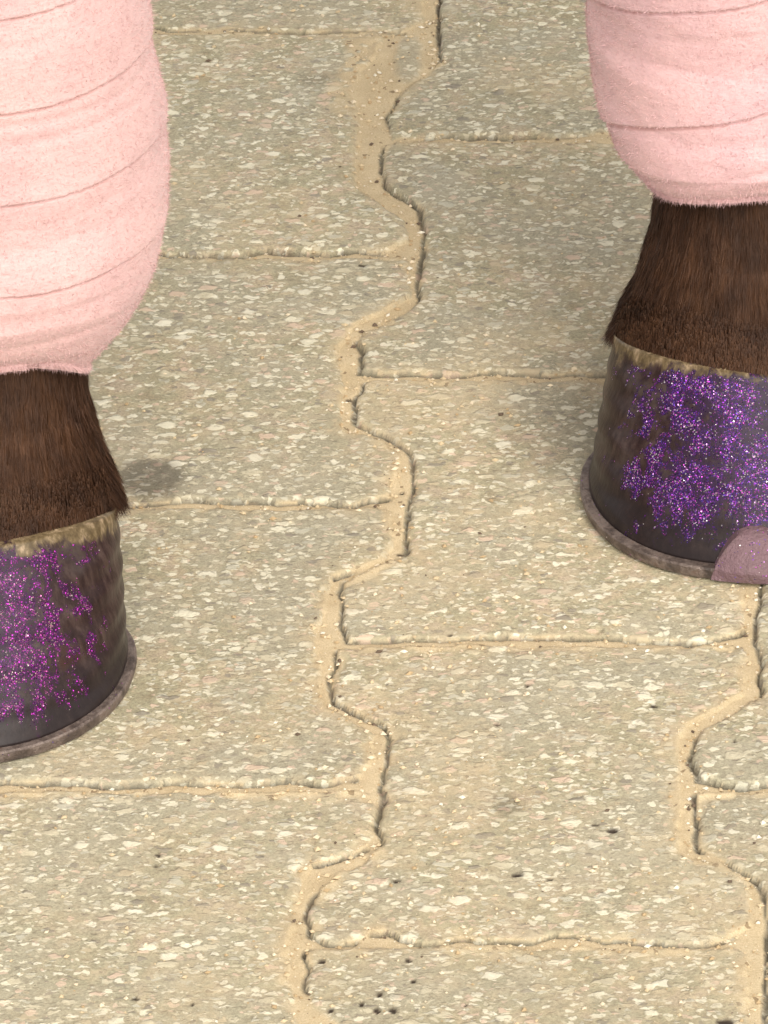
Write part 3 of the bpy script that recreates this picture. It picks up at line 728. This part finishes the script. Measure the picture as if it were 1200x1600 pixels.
# short hair over the pasterns, hanging over the coronet
for Lg in LEGS:
    hx, hy = Lg['loc']; rows = leg_rows(Lg['dx'], Lg['wk']); rz = Lg['rz']
    sd = 11+Lg['sgn']; rg = np.random.default_rng(sd)
    def surf(th, z):
        a, b, w, d = lerp_rows(rows, z)
        x = hx+a+w*np.sin(th); y = hy+b-d*np.cos(th)
        return x, y
    n = 95000
    th = rg.random(n)*2*np.pi; z = .050+.085*rg.random(n)
    # follow the sloping coronet: roots start higher at the toe
    cz = .050+.015*np.cos(th)+Lg['cant']*.054*np.sin(th); z = np.maximum(z, cz-.001+.004*rg.random(n))
    x, y = surf(th, z); x2, y2 = surf(th, z+.004)
    rootp = np.stack([x, y, z], 1); down = rootp-np.stack([x2, y2, z+.004], 1); down /= np.linalg.norm(down, axis=1, keepdims=True)
    nrm = np.stack([np.sin(th), -np.cos(th), np.full(n, .25)], 1)
    lift = (.05+.12*np.clip((.085-z)/.03, 0, 1))[:, None]
    dirs = down+nrm*lift
    clump = np.stack([fbm(th*9, z*90, 1.0, 5)-.5, fbm(th*9, z*90, 1.0, 8)-.5, np.zeros(n)], 1)*.14
    V, T, tn = strands(rootp+nrm*.0004, dirs+clump, nrm, (.0055, .0105), .00036, .08, sd, jitter=.035, tint=(.66, .98))
    # warm streaks
    st = np.repeat(.80+.4*fbm(th*20, z*12, 1.0, 33), 5)
    # the rim: denser, longer hairs that flare over the horn
    m2 = 22000; th2 = rg.random(m2)*2*np.pi; cz2 = .050+.015*np.cos(th2)+Lg['cant']*.054*np.sin(th2); z2 = cz2+.001+.012*rg.random(m2)
    x, y = surf(th2, z2); r2 = np.stack([x, y, z2], 1)
    n2 = np.stack([np.sin(th2), -np.cos(th2), np.full(m2, .1)], 1)
    # rim roots pushed out to the coronet
    cxr = hx+.0550*Lg['wk']*np.sin(th2); cyr = hy+.031-.0475*np.cos(th2); k = np.clip(1-(z2-cz2)/.013, 0, 1)
    r2[:, 0] = r2[:, 0]*(1-k)+cxr*k; r2[:, 1] = r2[:, 1]*(1-k)+cyr*k
    V2, T2, tn2 = strands(r2, np.stack([np.sin(th2)*.16, -np.cos(th2)*.30-.25, np.full(m2, -1.)], 1), n2, (.0050, .0100), .00034, .04, sd+5, jitter=.04, tint=(.62, .96))
    # an under-skin shell so the flare reads as one solid tuft
    me = mesh_np('coronet_hair', np.vstack([V, V2]), None, np.vstack([T, T2+len(V)])); add_attr(me, 'tint', np.concatenate([tn*st, tn2]))
    obj('pastern_hair', me, M_hair, horse)

# fleece leg wraps
for Lg in LEGS:
    hx, hy = Lg['loc']; sgn = Lg['sgn']; per = Lg['per']
    rows = leg_rows(Lg['dx'], Lg['wk']); wz = [a for a, b in Lg['wide']]; ww = [b for a, b in Lg['wide']]
    nth, nz = 560, 520
    zf, zs_ = Lg['zb']
    def wrap_pt(th, v, extra=0.0):
        """v 0 bottom edge, 1 top edge"""
        c = np.cos(th)
        zbot = zs_+(zf-zs_)*np.clip(c, 0, 1)**1.3-.012*np.clip(-c, 0, 1)+.0015*np.sin(3*th+sgn)
        z = zbot+(.44-zbot)*v
        zz = z-(zbot-zs_)*np.exp(-(z-zbot)/.045)      # keep the taper of the lower rim parallel to it
        w = np.interp(zz, wz, ww)
        a, b, _, _ = lerp_rows(rows, z)
        dpt = w*1.03+.004
        # spiral layers
        th = th_wrap(th)
        s = (z-Lg['z0']-Lg['slope']*th+.0010*np.sin(3*th+1)+.0030*(fbm(th*1.3+9, z*0+sgn, 1.0, 3)-.5))/per
        f = s-np.floor(s)
        lay = .0010*(1-f)**1.5
        lay = lay-.0010*sstep(.955, .985, f)
        for cs_, cd in Lg['folds']:
            q_ = (z-cs_-Lg['slope']*.6*th-.002*np.sin(2*th+cs_*90))/.0022
            lay = lay-.6*cd*np.exp(-q_*q_)*(.35+.9*fbm(th*2+9, z*0+cs_*70, 1.0, 4))
        wr = .0012*(fbm(th*1.8+9, z*90+th*.9, 1.0, 15)-.5)+.0024*(fbm(th*.8+9, z*38+th*.5, 1.0, 25, 2)-.5)
        r = lay+wr+extra
        x = hx+a+(w+r)*np.sin(th); y = hy+b-.004-(dpt+r)*np.cos(th)
        return x, y, z, f, s
    def th_wrap(th): return (th+np.pi) % (2*np.pi)-np.pi
    th = superlin(nth); v = np.linspace(0, 1, nz)**1.25
    TH, VV = np.meshgrid(th, v)
    x, y, z, f, s = wrap_pt(TH, VV)
    ny_ = TH.shape
    dash = .5*vnoise(TH*26, z*0+np.floor(s), 1.0, 7)+.5*vnoise(TH*5, z*0+np.floor(s), 1.0, 8)
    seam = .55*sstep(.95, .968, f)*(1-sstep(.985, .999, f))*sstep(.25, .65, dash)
    V = np.stack([x, y, z], -1).reshape(-1, 3); idd = np.arange(nth*nz).reshape(nz, nth); nn = np.roll(idd, -1, 1)
    Qw = np.stack([idd[:-1], nn[:-1], nn[1:], idd[1:]], -1).reshape(-1, 4)
    # turned-in lower rim
    cxm, cym = x[0].mean(), y[0].mean()
    rims = []
    for q, (sc_, dz) in enumerate(((.985, -.0022), (.95, -.0026), (.91, .0), (.88, .012))):
        rims.append(np.stack([cxm+(x[0]-cxm)*sc_, cym+(y[0]-cym)*sc_, z[0]+dz], 1))
    base = len(V); V = np.vstack([V]+rims); Qr = []
    prev = idd[0]
    for q in range(4):
        cur = base+q*nth+np.arange(nth)
        Qr.append(np.stack([cur, np.roll(cur, -1), np.roll(prev, -1), prev], 1)); prev = cur
    Qw = np.vstack([Qw]+Qr)
    # fleece pile
    nf = 230000; rg = np.random.default_rng(99+sgn)
    thf = rg.random(nf)*2*np.pi; vf = rg.random(nf)**1.1*.75
    fx, fy, fz, ff, fs = wrap_pt(thf, vf)
    nr = np.stack([np.sin(thf), -np.cos(thf), np.zeros(nf)], 1)
    tang = np.stack([np.cos(thf), np.sin(thf), np.zeros(nf)], 1)
    dirs = nr*.55+tang*rg.normal(0, .8, nf)[:, None]+np.stack([np.zeros(nf)]*2+[rg.normal(-.1, .5, nf)], 1)
    keep = ~((ff > .955) & (ff < .99) & (rg.random(nf) < .7))
    V2, T2, tn2 = strands((np.stack([fx, fy, fz], 1)-nr*.0003)[keep], dirs[keep], nr[keep], (.0007, .0016), .00028, .5, 5+sgn, jitter=.15, tint=(.86, 1.10))
    # fringe of the cut lower edge
    nb = 9000; thb = rg.random(nb)*2*np.pi; bx, by, bz, _, _ = wrap_pt(thb, np.zeros(nb))
    nrb = np.stack([np.sin(thb), -np.cos(thb), np.zeros(nb)], 1)
    V3, T3, tn3 = strands(np.stack([bx, by, bz], 1), nrb*.15+np.array([0, 0, -1.]), nrb, (.0010, .0026), .0003, .3, 45+sgn, jitter=.3, tint=(.93, 1.08))
    nb_ = len(V)
    me = mesh_np('leg_wrap', np.vstack([V, V2, V3]), Qw, np.vstack([T2+nb_, T3+nb_+len(V2)]))
    tn = np.concatenate([np.ones(nb_), tn2, tn3]); add_attr(me, 'tint', tn)
    sm_ = np.zeros(len(tn)); sm_[:nth*nz] = seam.ravel(); add_attr(me, 'seam', sm_)
    w_ = obj('leg_wrap', me, Lg['mat'], horse)
    w_['label'] = 'pale pink fleece wrap wound down the leg at the left' if sgn < 0 else 'mauve pink fleece wrap ending above the right pastern'
